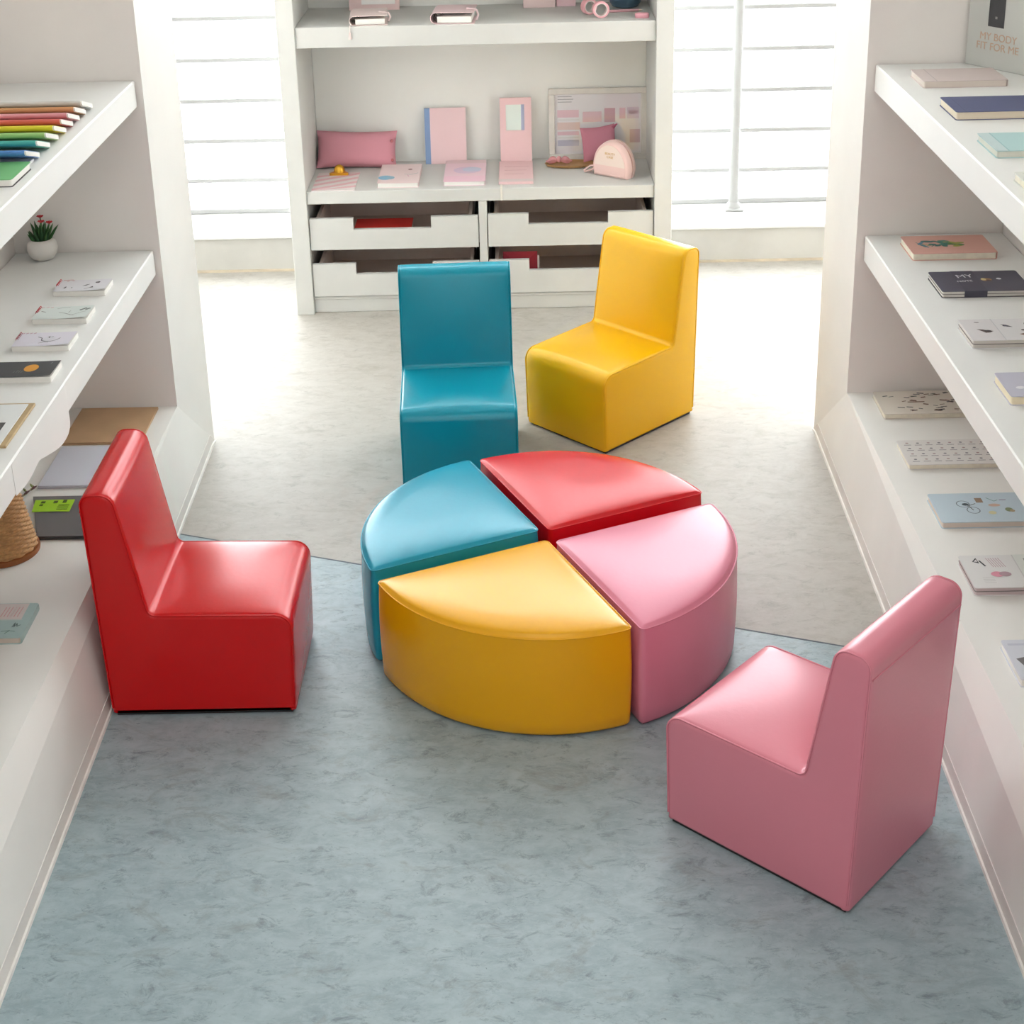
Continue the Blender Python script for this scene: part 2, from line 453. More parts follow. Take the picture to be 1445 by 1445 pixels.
# ------------------------------------------------------------------ soft chairs
def chair(label, rgb, cx, cy, face_deg):
    m = leather(rgb)
    t = thing('soft_chair', label, 'chair', (cx, cy, 0), math.radians(face_deg), 'soft play chairs')
    Wd = .322
    prof = fillet([(.004, .006, .004), (.401, .006, .004), (.409, .247, .036), (.108, .252, .016), (.060, .538, .032), (-.010, .538, .026)], 8)
    prof = resample(prof, .012)
    prof = [(x - .2, z) for x, z in prof]
    re = .011
    ys = [-Wd / 2 + re * (1 - math.cos(a * PI / 10)) for a in range(0, 6)]
    mid = [-Wd / 2 + re + (Wd - 2 * re) * k / 14 for k in range(1, 14)]
    ys = ys + mid + [-y for y in ys[::-1]]
    rings = []
    for y in ys:
        e = Wd / 2 - abs(y)
        off = re - math.sqrt(max(0, re * re - (re - e) ** 2)) if e < re else 0.0
        pp = inset(prof, off)
        u = 1 - (abs(y) / (Wd / 2)) ** 2.4
        ring = []
        n = len(prof)
        for i, (x, z) in enumerate(pp):
            X, Z = x, z
            if z > .2 and -.085 < x < .2:                     # crowned seat
                k = max(0, math.sin(PI * min(1, max(0, (x + .085) / .27)))) ** .7
                Z += .013 * u * k
            if -.15 < x < -.05 and .262 < z < .53 and x > -.2 + .108 - (z - .252) * .168 - .012:
                k = math.sin(PI * (z - .262) / .27)
                X += .008 * u * max(0, k)
            if x > .195 and z < .21:
                X += .005 * u * math.sin(PI * max(0, min(1, z / .21)))
            if x < -.19 and z > .02:
                X -= .004 * u * math.sin(PI * max(0, min(1, (z - .02) / .5)))
            ring.append((X, y, Z))
        rings.append(ring)
    full = MB(); full.loft(rings, m)
    me = bpy.data.meshes.new('tmp'); me.from_pydata(full.v, [], full.f)
    for nm, keep in (('seat', 'below'), ('backrest', 'above')):
        bm = bmesh.new(); bm.from_mesh(me)
        bmesh.ops.recalc_face_normals(bm, faces=bm.faces)
        bmesh.ops.triangulate(bm, faces=[f for f in bm.faces if len(f.verts) > 4])
        no = Vector((-.30, 0, 1)).normalized()
        bmesh.ops.bisect_plane(bm, geom=bm.verts[:] + bm.edges[:] + bm.faces[:], dist=1e-6, plane_co=(-.096, 0, .2535), plane_no=no,
                               clear_outer=(keep == 'below'), clear_inner=(keep == 'above'))
        m2 = bpy.data.meshes.new(nm); bm.to_mesh(m2); bm.free()
        m2.materials.append(m)
        m2.polygons.foreach_set('use_smooth', [True] * len(m2.polygons))
        m2.set_sharp_from_angle(angle=math.radians(50))
        o = bpy.data.objects.new(nm, m2); COL.objects.link(o); o.parent = t
    bpy.data.meshes.remove(me)
    # piping along both side edges, seam across the back, dark foot
    pts = [q for q in inset(prof, .0022) if q[1] > .012]
    k0 = max(range(len(pts)), key=lambda i: math.hypot(pts[i][0] - pts[i - 1][0], pts[i][1] - pts[i - 1][1]))
    pts = pts[k0:] + pts[:k0]
    for s in (-1, 1):
        b = MB(); b.tube([(x, s * (Wd / 2 - .0022), z) for x, z in pts], .0019, m, 6); b.build('piping', t, 80)
    b = MB(); b.tube([(-.2 - .0085 - .0012, -Wd / 2 + .006 + (Wd - .012) * i / 8, .497) for i in range(9)], .0017, m, 6); b.build('seam', t, 80)
    b = MB(); b.box((-.188, -Wd / 2 + .008, 0), (.193, Wd / 2 - .008, .007), DARK); b.build('base', t, 0)
    return t


RED, BLUE, YEL, PINK = (204, 0, 6), (0, 148, 172), (250, 192, 0), (220, 134, 150)
chair('glossy red soft chair with its back to the left wall shelves', RED, -.710, 2.990, 0)
chair('turquoise blue soft chair in front of the drawers, facing the camera', BLUE, -.190, 4.050, -87.6)
chair('yellow soft chair turned diagonally beside the turquoise chair', YEL, .2615, 4.3145, 224.5)
chair('pale pink soft chair seen from behind in the near right corner', PINK, .5145, 2.4425, 138)

# ------------------------------------------------------------------ quarter-round ottomans
def ottoman(label, rgb, ax, ay, a0_deg):
    m = leather(rgb)
    t = thing('quarter_round_ottoman', label, 'ottoman', (ax, ay, 0), math.radians(a0_deg), 'quarter round ottomans pushed into a circle')
    R = .411; H = .243
    pts = [(0, 0, .012), (R, 0, .016)]
    arc = [(R * math.cos(a), R * math.sin(a), 0) for a in [PI / 2 * k / 28 for k in range(1, 28)]]
    poly = fillet(pts + arc + [(0, R, .016)], 6)
    poly = resample(poly, .016)
    c = Vector((R * .46, R * .46))
    def ring(off, z, s=1.0):
        pp = inset(poly, off)
        return [(c.x + (x - c.x) * s, c.y + (y - c.y) * s, z) for x, y in pp]
    b = MB()
    side = [ring(.006, .006), ring(.0, .014)]
    for k in range(1, 8):
        z = .014 + (H - .016) * k / 8; side.append(ring(-.0035 * math.sin(PI * k / 8), z))
    side.append(ring(.0, H - .001))
    b.loft(side, m, False); b.add(side[0], [tuple(range(len(poly)))[::-1]], m); b.build('side_panel', t, 60)
    b = MB(); top = [ring(.0, H - .001), ring(.0015, H + .0008), ring(.005, H + .0022)]
    for s in (.985, .965, .94, .91, .875, .83, .77, .69, .60, .50, .40, .30, .20, .10, .02):
        rg = ring(.005, 0, s)
        top.append([(x, y, H + .0022 + .0155 * min(1.0, max(0.0, (x - .005) * (y - .005) * ((R - .005) ** 2 - x * x - y * y) / .00245)) ** .36) for x, y, _ in rg])
    b.loft(top, m, False); n = len(poly); b.add(top[-1], [tuple(range(n))], m)
    b.build('top_panel', t, 60)
    b = MB(); b.tube(ring(-.0003, H - .0003), .0016, m, 6, True); b.build('piping', t, 80)
    b = MB(); b.prism([(p_[0], p_[1]) for p_ in ring(.014, 0)], 0, .007, DARK); b.build('base', t, 0)
    return t


ottoman('yellow quarter-round ottoman, front piece of the circle', (238, 172, 0), .043, 3.134, 204.2)
ottoman('light blue quarter-round ottoman touching the turquoise chair', (20, 150, 178), .026, 3.180, 114.6)
ottoman('red quarter-round ottoman at the back of the circle', (208, 8, 22), .050, 3.180, 24.4)
ottoman('pink quarter-round ottoman between the yellow ottoman and the pink chair', (224, 134, 156), .062, 3.128, -65.8)

# ------------------------------------------------------------------ notebooks
def art(b, shapes, L, D, z):
    for i, s in enumerate(shapes):
        zz = z + .00012 * (1 + i % 5)
        k = s[0]
        if k == 'e': _, u, v, ru, rv, c, *r = s; b.disc(u * L, v * D, zz, ru, rv, c, r[0] if r else 0)
        elif k == 'r': _, u0, v0, u1, v1, c = s; b.poly([(u0 * L, v0 * D, zz), (u1 * L, v0 * D, zz), (u1 * L, v1 * D, zz), (u0 * L, v1 * D, zz)], c)
        elif k == 'l': _, pts, w, c = s; b.line([(u * L, v * D) for u, v in pts], w, zz, c)
        elif k == 'p': _, pts, c = s; b.poly([(u * L, v * D, zz) for u, v in pts], c)


def notebook(name, label, cat, x, y, z, L, D, T, cover, shapes=(), rz=0.0, group=None, page=PAGE, corner=.006, spine='right', split=False, edge=None):
    t = thing(name, label, cat, (x, y, z), rz, group)
    b = MB(); ct = .0014
    op = rrect(0, 0, L, D, corner)
    b.prism(op, T - ct, T, cover); b.prism(op, 0, ct, edge or cover)
    if spine == 'right': b.box((L - ct, .002, ct), (L, D - .002, T - ct), cover)
    elif spine == 'left': b.box((0, .002, ct), (ct, D - .002, T - ct), cover)
    elif spine == 'far': b.box((.002, D - ct, ct), (L - .002, D, T - ct), cover)
    art(b, shapes, L, D, T)
    b.build('cover', t, 30, fix=False)
    i = .0022
    pgs = [(ct, T - ct)] if not split else [(ct, T / 2 - .0006), (T / 2 + .0006, T - ct)]
    for z0, z1 in pgs:
        b = MB(); b.prism(rrect(i, i, L - i, D - i, max(.001, corner - .001)), z0, z1, page)
        b.build('pages', t, 30)
    if split:
        b = MB(); b.prism(rrect(.001, .001, L - .001, D - .001, corner), T / 2 - .0006, T / 2 + .0006, mat((120, 112, 110))); b.build('middle_cover', t, 30)
    return t


M = lambda *c: mat(c, .6)
INK, BROWN, GREY = M(60, 58, 62), M(120, 88, 70), M(150, 148, 146)
rnd = random.Random(3)
# --- right ledge
sq = [('l', [(u, v), (u + .03 + .04 * rnd.random(), v + .02 * rnd.choice((-1, 1)))], .004 * rnd.uniform(.7, 1.6), rnd.choice((INK, BROWN, M(96, 104, 96))))
      for u, v in [(rnd.uniform(.08, .92), rnd.uniform(.1, .9)) for _ in range(44)]]
notebook('notebook', 'cream notebook scattered with tiny dark leaf sketches, at the far end of the right ledge', 'notebook', .946, 3.733, .25, .235, .146, .015, M(222, 214, 202), sq + [('l', [(.34, .5), (.52, .5)], .005, BROWN)], group='notebooks on the right ledge')
sq = []
for j in range(4):
    for i in range(8):
        u, v = .06 + .115 * i, .12 + .22 * j
        sq += [('r', u, v, u + .075, v + .022, M(150, 142, 146)), ('e', u + .04, v + .09, .004, .003, M(176, 150, 150) if (i + j) % 2 else M(120, 118, 124))]
notebook('notebook', 'white notebook printed with neat rows of small grey icons, on the right ledge', 'notebook', .940, 3.437, .25, .235, .138, .014, M(226, 222, 218), sq, group='notebooks on the right ledge')
sq = []
for cx_, cy_ in ((.30, .62), (.37, .40)):
    ring = [(cx_ + .062 * math.cos(a), cy_ + .11 * math.sin(a)) for a in [2 * PI * k / 16 for k in range(17)]]
    sq.append(('l', ring, .0018, M(84, 96, 108)))
sq += [('l', [(.30, .62), (.345, .55), (.37, .40)], .002, INK), ('e', .32, .60, .008, .006, M(70, 84, 92)), ('l', [(.345, .55), (.42, .62)], .002, INK),
       ('r', .44, .66, .51, .82, M(150, 128, 110)), ('l', [(.56, .82), (.62, .70), (.66, .74)], .002, M(110, 150, 140)), ('l', [(.68, .74), (.74, .74)], .003, M(140, 110, 150)),
       ('e', .60, .56, .014, .007, M(206, 176, 160)), ('e', .54, .30, .009, .008, M(206, 200, 160)), ('e', .72, .40, .009, .010, M(128, 142, 112)), ('e', .745, .36, .006, .006, M(166, 150, 120))]
notebook('notebook', 'pale blue notebook with a small bicycle drawing, on the right ledge', 'notebook', .945, 3.139, .25, .235, .140, .016, M(196, 212, 222), sq, group='notebooks on the right ledge', page=mat((226, 212, 200), .8))
sq = [('p', [(.10, .80), (.15, .92), (.16, .74)], INK), ('p', [(.115, .80), (.145, .87), (.15, .79)], M(224, 220, 220)), ('l', [(.17, .82), (.20, .66)], .004, INK),
      ('e', .27, .40, .014, .011, M(222, 150, 168)), ('e', .34, .40, .013, .010, M(178, 150, 158)), ('e', .305, .42, .006, .006, M(224, 120, 130)),
      ('r', .49, 0.0, .50, 1.0, M(206, 204, 202)), ('r', .50, 0, 1, 1, M(224, 226, 220)),
      ('r', .58, .76, .68, .88, M(160, 160, 150)), ('e', .70, .82, .008, .008, INK), ('e', .68, .58, .013, .011, M(186, 100, 80)), ('e', .71, .57, .006, .006, M(120, 62, 50)),
      ('l', [(.55, .54), (.58, .50)], .003, INK), ('l', [(.57, .42), (.62, .36)], .003, M(100, 150, 130))]
for j in range(6): sq.append(('l', [(.24 + .022 * j, .90), (.27 + .022 * j, .62)], .0014, M(190, 150, 160)))
for j in range(4): sq.append(('l', [(.12, .30 - .05 * j), (.22, .30 - .05 * j)], .0012, M(196, 190, 190)))
notebook('notebook_set', 'white two-book notebook set with pink printed band, on the right ledge behind the pink chair', 'notebook', .938, 2.847, .25, .235, .135, .020, M(228, 226, 224), sq, group='notebooks on the right ledge', page=mat((206, 188, 188), .8), split=True)
notebook('notebook', 'pale grey notebook with a dark photo on its cover, nearest on the right ledge', 'notebook', .935, 2.516, .25, .235, .138, .017, M(218, 220, 228),
         [('p', [(.05, .52), (.2, .60), (.2, .10), (.11, .22)], M(120, 116, 118)), ('e', .13, .40, .006, .008, M(206, 140, 150)), ('e', .15, .2, .008, .008, M(96, 120, 96)), ('r', .04, .85, .3, .9, M(200, 202, 214))], group='notebooks on the right ledge', page=PAGEW)
# --- right lower shelf
gr = [M(70, 120, 116), M(86, 140, 128), M(110, 150, 90), M(168, 170, 84), M(96, 140, 160)]
sq = []
for k in range(26):
    u = .15 + .5 * rnd.random(); c_ = gr[4] if u < .25 else (gr[0] if u < .42 else (gr[1] if u < .5 else gr[rnd.choice((2, 3))]))
    v = .55 + .28 * (rnd.random() - .5) - .15 * abs(u - .35)
    sq.append(('e', u, v, .006 + .012 * rnd.random(), .003 + .005 * rnd.random(), c_, rnd.uniform(-1, 1)))
for k in range(6): sq.append(('l', [(.13 + .03 * k, .62 - .05 * k), (.2 + .03 * k, .35 + .03 * k)], .0022, gr[k % 5]))
notebook('notebook', 'coral notebook with a green and blue painted plant on its cover', 'notebook', .980, 3.694, .705, .212, .140, .019, M(222, 172, 158), sq, group='notebooks on the lower right shelf')
t = notebook('notebook', 'dark slate notebook wrapped in a darker paper band with white writing', 'notebook', .984, 3.425, .705, .212, .138, .0165, M(82, 80, 94),
         [('e', .585, .55, .013, .010, M(160, 120, 80)), ('e', .555, .57, .006, .008, M(214, 196, 140)), ('e', .605, .50, .006, .006, M(90, 70, 60)), ('e', .73, .58, .006, .006, M(220, 222, 226)), ('r', .70, .56, .74, .58, M(200, 204, 210))],
         group='notebooks on the lower right shelf', page=mat((222, 218, 210), .8), split=True, edge=M(60, 56, 60))
b = MB(); b.box((.25 * .212, -.0006, -.0002 + .0004), (.50 * .212, .1386, .0171), M(74, 72, 86)); b.build('paper_band', t)
for tx, sz, px, py in (('MY', .030, .078, .100), ('NOTE', .014, .070, .066)):
    lettering(tx, sz, M(214, 214, 220), t, Matrix.Translation((px, py, .0174)) @ Matrix.Rotation(0.1, 4, 'Z'))
sq = [('r', .0, 0, .34, 1, M(226, 222, 222)), ('r', .335, 0, .345, 1, M(206, 204, 206)),
      ('p', [(.12, .52), (.18, .50), (.22, .46), (.28, .42), (.24, .36), (.19, .34), (.17, .40)], M(100, 84, 80)), ('e', .225, .42, .008, .006, M(70, 60, 60)), ('e', .17, .84, .006, .003, M(150, 140, 140)),
      ('p', [(.40, .74), (.46, .70), (.51, .60), (.45, .62)], INK), ('e', .44, .66, .006, .004, M(86, 84, 96)), ('e', .72, .72, .016, .016, M(108, 96, 70)), ('e', .69, .72, .009, .012, M(170, 160, 140)),
      ('e', .60, .44, .007, .005, M(100, 90, 86)), ('p', [(.52, .26), (.62, .34), (.82, .34), (.84, .2), (.56, .2)], M(128, 92, 76)), ('e', .62, .24, .009, .004, M(70, 54, 50)), ('e', .86, .6, .01, .008, M(150, 120, 90))]
notebook('notebook_set', 'white two-book notebook set printed with brown birds and leaves', 'notebook', .968, 3.110, .705, .212, .124, .020, M(228, 226, 226), sq, group='notebooks on the lower right shelf', page=mat((214, 208, 200), .8), split=True)
sq = [('e', rnd.uniform(.1, .9), rnd.uniform(.15, .85), .004 + .008 * rnd.random(), .003 + .005 * rnd.random(), rnd.choice((M(232, 196, 208), M(236, 234, 240), M(160, 164, 176), M(222, 160, 180))), rnd.random()) for _ in range(26)]
notebook('notebook', 'lilac grey notebook with pink and white blossom, nearest on the lower right shelf', 'notebook', .962, 2.814, .705, .212, .120, .020, M(200, 198, 212), sq, group='notebooks on the lower right shelf', page=mat((240, 226, 196), .8))
# --- right upper shelf
notebook('notebook', 'pale rosy beige notebook lying in front of the grey card box', 'notebook', .957, 3.628, 1.16, .200, .135, .0165, M(216, 202, 198), [('r', .155, .0, .165, 1, M(190, 178, 176))], group='notebooks on the upper right shelf', page=mat((226, 214, 204), .8))
notebook('notebook', 'thick navy blue notebook on the upper right shelf', 'notebook', .950, 3.314, 1.16, .235, .142, .019, M(82, 88, 124), [('r', .09, 0, .095, 1, M(70, 70, 104))], group='notebooks on the upper right shelf', page=mat((226, 212, 190), .8))
notebook('notebook', 'pale aqua notebook on the upper right shelf beside the navy one', 'notebook', .947, 3.001, 1.16, .235, .142, .0155, M(178, 210, 210), [('r', .10, 0, .112, 1, M(150, 190, 192)), ('r', 0, 0, .10, 1, M(196, 214, 214))], group='notebooks on the upper right shelf', page=mat((214, 214, 202), .8))
notebook('notebook', 'white ruled notebook nearest on the upper right shelf, mostly cut off by the picture edge', 'notebook', .934, 2.716, 1.16, .235, .132, .016, M(224, 226, 218), [('l', [(.06, .9), (.5, .9)], .002, GREY), ('l', [(.06, .6), (.5, .6)], .002, GREY)], group='notebooks on the upper right shelf')
# card box with printed words
ang = math.atan2(-.155, .103)
t = thing('gift_box', 'tall pale grey card box with orange words at the back of the upper right shelf', 'box', (1.126, 3.893, 1.16), ang)
GB = mat((206, 207, 202), .6)
b = MB(); b.box((0, .0, 0), (.20, .036, .36), GB, .002); b.build('body', t)
b = MB(); b.box((.064, -.0012, .104), (.112, .0, .20), M(66, 66, 70)); b.build('dark_label', t, 0)
b = MB(); b.box((.085, -.0018, .124), (.091, -.0012, .130), M(150, 150, 150)); b.build('emblem', t, 0)
for tx, sz, px, pz in (('MY BODY', .026, .098, .078), ('FIT FOR ME', .026, .098, .054)):
    lettering(tx, sz, M(208, 176, 152), t, Matrix.Translation((px, -.0008, pz)) @ Matrix.Rotation(PI / 2, 4, 'X'))

# --- left upper shelf: shingled rainbow notebooks
def band_book(label, rgb, y, L, x0, big=False):
    """slim notebook leaning back on its neighbour, rounded spine to the room"""
    t = thing('notebook', label, 'notebook', (x0, y, 1.16), 0, 'rainbow notebooks on the upper left shelf')
    D, T = .095, .0135; cov = mat(rgb, .5)
    r = T / 2
    def outline(rr, back):
        pts = [(back, rr)]
        pts += [(r + rr * math.cos(a), rr * math.sin(a)) for a in [PI / 2 + PI * k / 10 for k in range(11)]]
        pts.append((back, -rr)); return pts
    o_, i_ = outline(r, D), outline(r - .0014, D)
    tilt = math.radians(17.2)
    def place(pt, x):
        yy, zz = pt[0], pt[1] + r
        return (x, yy * math.cos(tilt), .0285 - yy * math.sin(tilt) + zz * math.cos(tilt))
    b = MB(); n = len(o_)
    b.loft([[place(q, x) for q in o_ + i_[::-1]] for x in (0, L)], cov)
    b.build('cover', t, 40)
    b = MB(); pg = outline(r - .0016, D - .003)
    b.loft([[place(q, x) for q in pg] for x in (.001, L + .0035)], PAGEW); b.build('pages', t, 40)
    return t


rows = [('light grey notebook at the far end of the rainbow row', (214, 216, 212), 3.512), ('tan orange notebook in the rainbow row', (206, 154, 104), 3.452),
        ('pale pink notebook in the rainbow row', (226, 160, 166), 3.394), ('coral red notebook in the rainbow row', (214, 104, 98), 3.338),
        ('yellow notebook in the rainbow row', (232, 212, 56), 3.280), ('light green notebook in the rainbow row', (168, 204, 128), 3.218),
        ('teal notebook in the rainbow row', (78, 180, 164), 3.152), ('blue notebook at the near end of the rainbow row', (84, 138, 204), 3.072)]
for lb, c_, y in rows: band_book(lb, c_, y, .30, -1.309)
notebook('notebook', 'plain white notebook lying flat under the blue end of the rainbow row', 'notebook', -1.30, 3.078, 1.16, .288, .062, .006, M(226, 226, 224), page=PAGEW, group='notebooks on the upper left shelf')
notebook('notebook', 'mid green notebook lying flat, nearest on the upper left shelf', 'notebook', -1.235, 2.945, 1.16, .236, .132, .016, M(110, 182, 118), page=PAGEW, group='notebooks on the upper left shelf', spine='left', edge=M(60, 60, 62))

# --- left lower shelf: small calendars
def calendar(label, y, xr, cover, shapes, D=.082, bind=M(206, 90, 96), L=.128, rz=0.0):
    t = thing('pocket_calendar', label, 'calendar', (xr - L, y, .705), rz, 'pocket calendars on the lower left shelf')
    T = .0125
    b = MB(); b.prism(rrect(0, 0, L, D, .002), 0, T, PAGEW); b.build('pages', t, 30)
    b = MB(); n = 8                                             # top sheet curling up at the free corner
    g = []
    for j in range(n + 1):
        for i in range(n + 1):
            u, v = i / n, j / n
            g.append((u * L, v * D, T + .0006 + .0055 * max(0, u - .35) ** 2 * (1 - v * .6) * 2))
    b.add(g, [(j * (n + 1) + i, j * (n + 1) + i + 1, (j + 1) * (n + 1) + i + 1, (j + 1) * (n + 1) + i) for j in range(n) for i in range(n)], cover)
    k = len(b.v); art(b, shapes, L, D, T)
    for q in range(k, len(b.v)):
        x, y_, z = b.v[q]; u, v = x / L, y_ / D
        b.v[q] = (x, y_, z + .0008 + .0055 * max(0, u - .35) ** 2 * (1 - v * .6) * 2)
    b.build('cover', t, 60, fix=False)
    b = MB()
    for i in range(5):
        v = .52 + .10 * i
        b.tube([(.003 * math.cos(a) + .001, v * D, T * .6 + .010 * math.sin(a)) for a in [2 * PI * k / 12 for k in range(12)]], .0009, bind, 6, True)
    b.build('wire_binding', t, 60)
    return t


calendar('white pocket calendar with small black flower sketches, farthest of the white ones', 3.562, -1.020, M(232, 230, 234),
         [('e', .76, .72, .006, .006, INK), ('e', .75, .73, .003, .003, GREY), ('p', [(.50, .42), (.56, .52), (.64, .58), (.58, .46)], INK), ('p', [(.66, .24), (.72, .36), (.74, .24)], INK), ('l', [(.58, .16), (.70, .26)], .0014, INK),
          ('p', [(.17, .25), (.19, .40), (.21, .38), (.19, .24)], INK), ('e', .32, .30, .002, .003, GREY), ('l', [(.06, .96), (.24, .99)], .0022, M(206, 100, 106)), ('l', [(.14, .86), (.18, .88)], .002, M(206, 100, 106)), ('l', [(.24, .9), (.28, .92)], .002, M(206, 100, 106))])
calendar('white pocket calendar with a branch and leaf drawing, middle of the white ones', 3.374, -1.017, M(226, 234, 230),
         [('l', [(.08, .62), (.16, .55)], .003, GREY), ('l', [(.34, .80), (.42, .88), (.56, .90)], .0016, GREY), ('l', [(.42, .50), (.54, .42), (.66, .28), (.72, .24)], .002, GREY), ('l', [(.70, .26), (.84, .44), (.92, .50)], .0015, GREY),
          ('l', [(.62, .62), (.60, .46)], .0012, GREY)] + [('e', .80 + .035 * k, .66 + .05 * (k % 3), .004, .0035, M(120, 128, 126), .6) for k in range(5)] + [('l', [(.04 + .08 * k, .9), (.08 + .08 * k, .95)], .002, M(214, 130, 140)) for k in range(3)])
calendar('white pocket calendar with a round bird drawing, nearest of the white ones', 3.206, -1.014, M(230, 226, 236),
         [('l', [(.36, .66), (.44, .58), (.46, .40), (.54, .32), (.64, .32), (.73, .40), (.77, .54)], .002, M(96, 94, 100)), ('e', .58, .52, .014, .014, M(224, 222, 230)), ('p', [(.54, .62), (.57, .7), (.58, .56)], INK), ('l', [(.44, .20), (.52, .26), (.60, .24)], .002, GREY),
          ('l', [(.60, .62), (.63, .66)], .0016, INK)] + [('l', [(.03 + .07 * k, .92), (.06 + .07 * k, .97)], .002, M(190, 110, 120)) for k in range(4)], bind=M(180, 100, 108))
calendar('charcoal pocket calendar with an orange disc on its cover', 3.030, -1.005, M(74, 76, 78),
         [('e', .60, .56, .0155, .020, M(226, 160, 62)), ('l', [(.40, .30), (.42, .44)], .0008, GREY), ('l', [(.44, .28), (.46, .42)], .0008, GREY), ('l', [(.48, .26), (.50, .38)], .0008, GREY), ('l', [(.36, .28), (.375, .38)], .0008, GREY), ('l', [(.87, .8), (.885, .9)], .0014, M(140, 142, 144))],
         D=.086, bind=M(50, 50, 52), L=.136)
# sketchbook on a brown board
t = thing('sketch_board', 'brown drawing board with white sheet and black-and-white photo, near end of the lower left shelf', 'drawing board', (-1.28, 2.665, .705))
b = MB(); b.box((0, .045, 0), (.276, .246, .006), mat((190, 164, 122), .6, mottle=(30, .08)), .001); b.build('board', t)
b = MB(); b.box((.004, -.03, .0063), (.265, .236, .0085), M(232, 234, 232), .0004); b.build('paper_sheet', t)
b = MB(); b.box((.12, .078, .0086), (.262 - .016 , .146, .0089), M(88, 86, 84))
for k in range(22): b.disc(.13 + .11 * rnd.random(), .086 + .052 * rnd.random(), .00895 + .00002 * k, .004 + .008 * rnd.random(), .003 + .004 * rnd.random(), rnd.choice((M(40, 40, 42), M(170, 168, 164), M(120, 118, 116), M(210, 208, 204))), rnd.random() * 3)
b.build('photograph', t, 0, fix=False)
# potted plant
t = thing('potted_plant', 'small round white pot with red-flowered succulent on the lower left shelf', 'plant', (-1.252, 3.852, .705))
b = MB(); b.lathe([(.018, 0), (.027, .004), (.036, .016), (.0395, .030), (.037, .045), (.031, .054), (.027, .056), (.024, .054), (.022, .047)], mat((226, 222, 216), .45), 32); b.build('pot', t, 60)
b = MB(); b.lathe([(.0235, .044), (.010, .049), (.001, .050)], M(70, 56, 44), 20); b.build('soil', t, 60)
for k in range(22):
    a = 2.4 * k; rad = .004 + .016 * (k / 22); ln = .034 + .026 * rnd.random(); lean = .25 + .75 * (k / 22)
    b = MB(); P = []
    for i in range(6):
        s_ = i / 5; P.append((math.cos(a) * (rad + lean * ln * s_ * .55), math.sin(a) * (rad + lean * ln * s_ * .55), .048 + ln * (s_ - .22 * lean * s_ * s_)))
    b.tube(P, .0042, M(*rnd.choice(((52, 96, 48), (66, 112, 58), (40, 82, 46)))), 6, taper=(.7, 1, 1, .85, .55, .12)); b.build('leaf', t, 60)
for fx, fy, fz in ((.010, -.012, .103), (.002, .010, .110), (.028, -.004, .098)):
    b = MB(); b.tube([(fx * .4, fy * .4, .05), (fx * .8, fy * .8, fz * .8), (fx, fy, fz)], .0016, M(70, 110, 60), 6)
    for k in range(7):
        a = k * 2 * PI / 7; ca, sa = math.cos(a), math.sin(a)
        b.tube([(fx, fy, fz), (fx + ca * .004, fy + sa * .004, fz + .004), (fx + ca * .009, fy + sa * .009, fz + .005)], .0026, M(206, 44, 52), 5, taper=(.5, 1, .3))
    b.build('flower', t, 60)
# white strip peeling off the lower edge of the left shelf
b = MB(); top = []; bot = []
wave = [(3.024, .636), (3.021, .612), (3.0, .598), (2.96, .596), (2.92, .602), (2.88, .612), (2.84, .623), (2.80, .633), (2.76, .629), (2.72, .627), (2.68, .630), (2.64, .6355)]
def cr(p0, p1, p2, p3, t): return .5 * (2 * p1 + (p2 - p0) * t + (2 * p0 - 5 * p1 + 4 * p2 - p3) * t * t + (3 * p1 - p0 - 3 * p2 + p3) * t ** 3)
for i in range(len(wave) - 1):
    q = [wave[max(0, i - 1)], wave[i], wave[i + 1], wave[min(len(wave) - 1, i + 2)]]
    for k in range(4):
        y, z = cr(*[w[0] for w in q], k / 4), cr(*[w[1] for w in q], k / 4)
        top.append((-.9752, y, .7015)); bot.append((-.9748 + .03 * (.636 - z), y, z))
back_t = [(x - .0006, y, z) for x, y, z in top]; back_b = [(x - .0006, y, z) for x, y, z in bot]
b.loft([[top[i], bot[i], back_b[i], back_t[i]] for i in range(len(top))], SHELFW)
tag(b.build('edging_strip', None, 50), 'wavy white strip peeling from the front edge of the lower left shelf', 'edging strip')

# --- left ledge
t = thing('wooden_board', 'light wooden board at the far end of the left ledge', 'board', (-1.216, 3.672, .25))
b = MB(); b.box((0, 0, 0), (.209, .220, .0035), mat((190, 156, 118), .55, mottle=(14, .05)), .0006); b.build('lower_cover', t)
b = MB(); b.box((0, .001, .0042), (.209, .220, .0075), mat((196, 160, 122), .5, mottle=(14, .05)), .0006); b.build('upper_cover', t)
b = MB(); b.box((.003, .004, .0030), (.207, .218, .0046), mat((150, 116, 84), .7)); b.build('filling', t, 0)
t = thing('paper_pad', 'pale lilac paper pad on the left ledge between wooden board and grey case', 'paper pad', (-1.207, 3.426, .25))
b = MB(); b.box((0, 0, 0), (.205, .224, .0045), mat((196, 196, 206), .6), .0006); b.build('backing', t)
b = MB(); b.box((.001, .001, .0045), (.205, .224, .0085), mat((216, 217, 228), .55), .0006); b.build('sheets', t)
t = thing('document_case', 'dark grey document case with a lime green label on the left ledge', 'case', (-1.171, 3.170, .25))
b = MB(); b.prism([(.035, 0), (.23, 0), (.20, .2), (-.03, .2)], 0, .009, mat((112, 110, 112), .35)); b.build('case_body', t, 20)
b = MB(); b.tube([(.035, -.001, .004), (.23, -.001, .004)], .0035, M(48, 46, 50), 8); b.build('edge_bar', t)
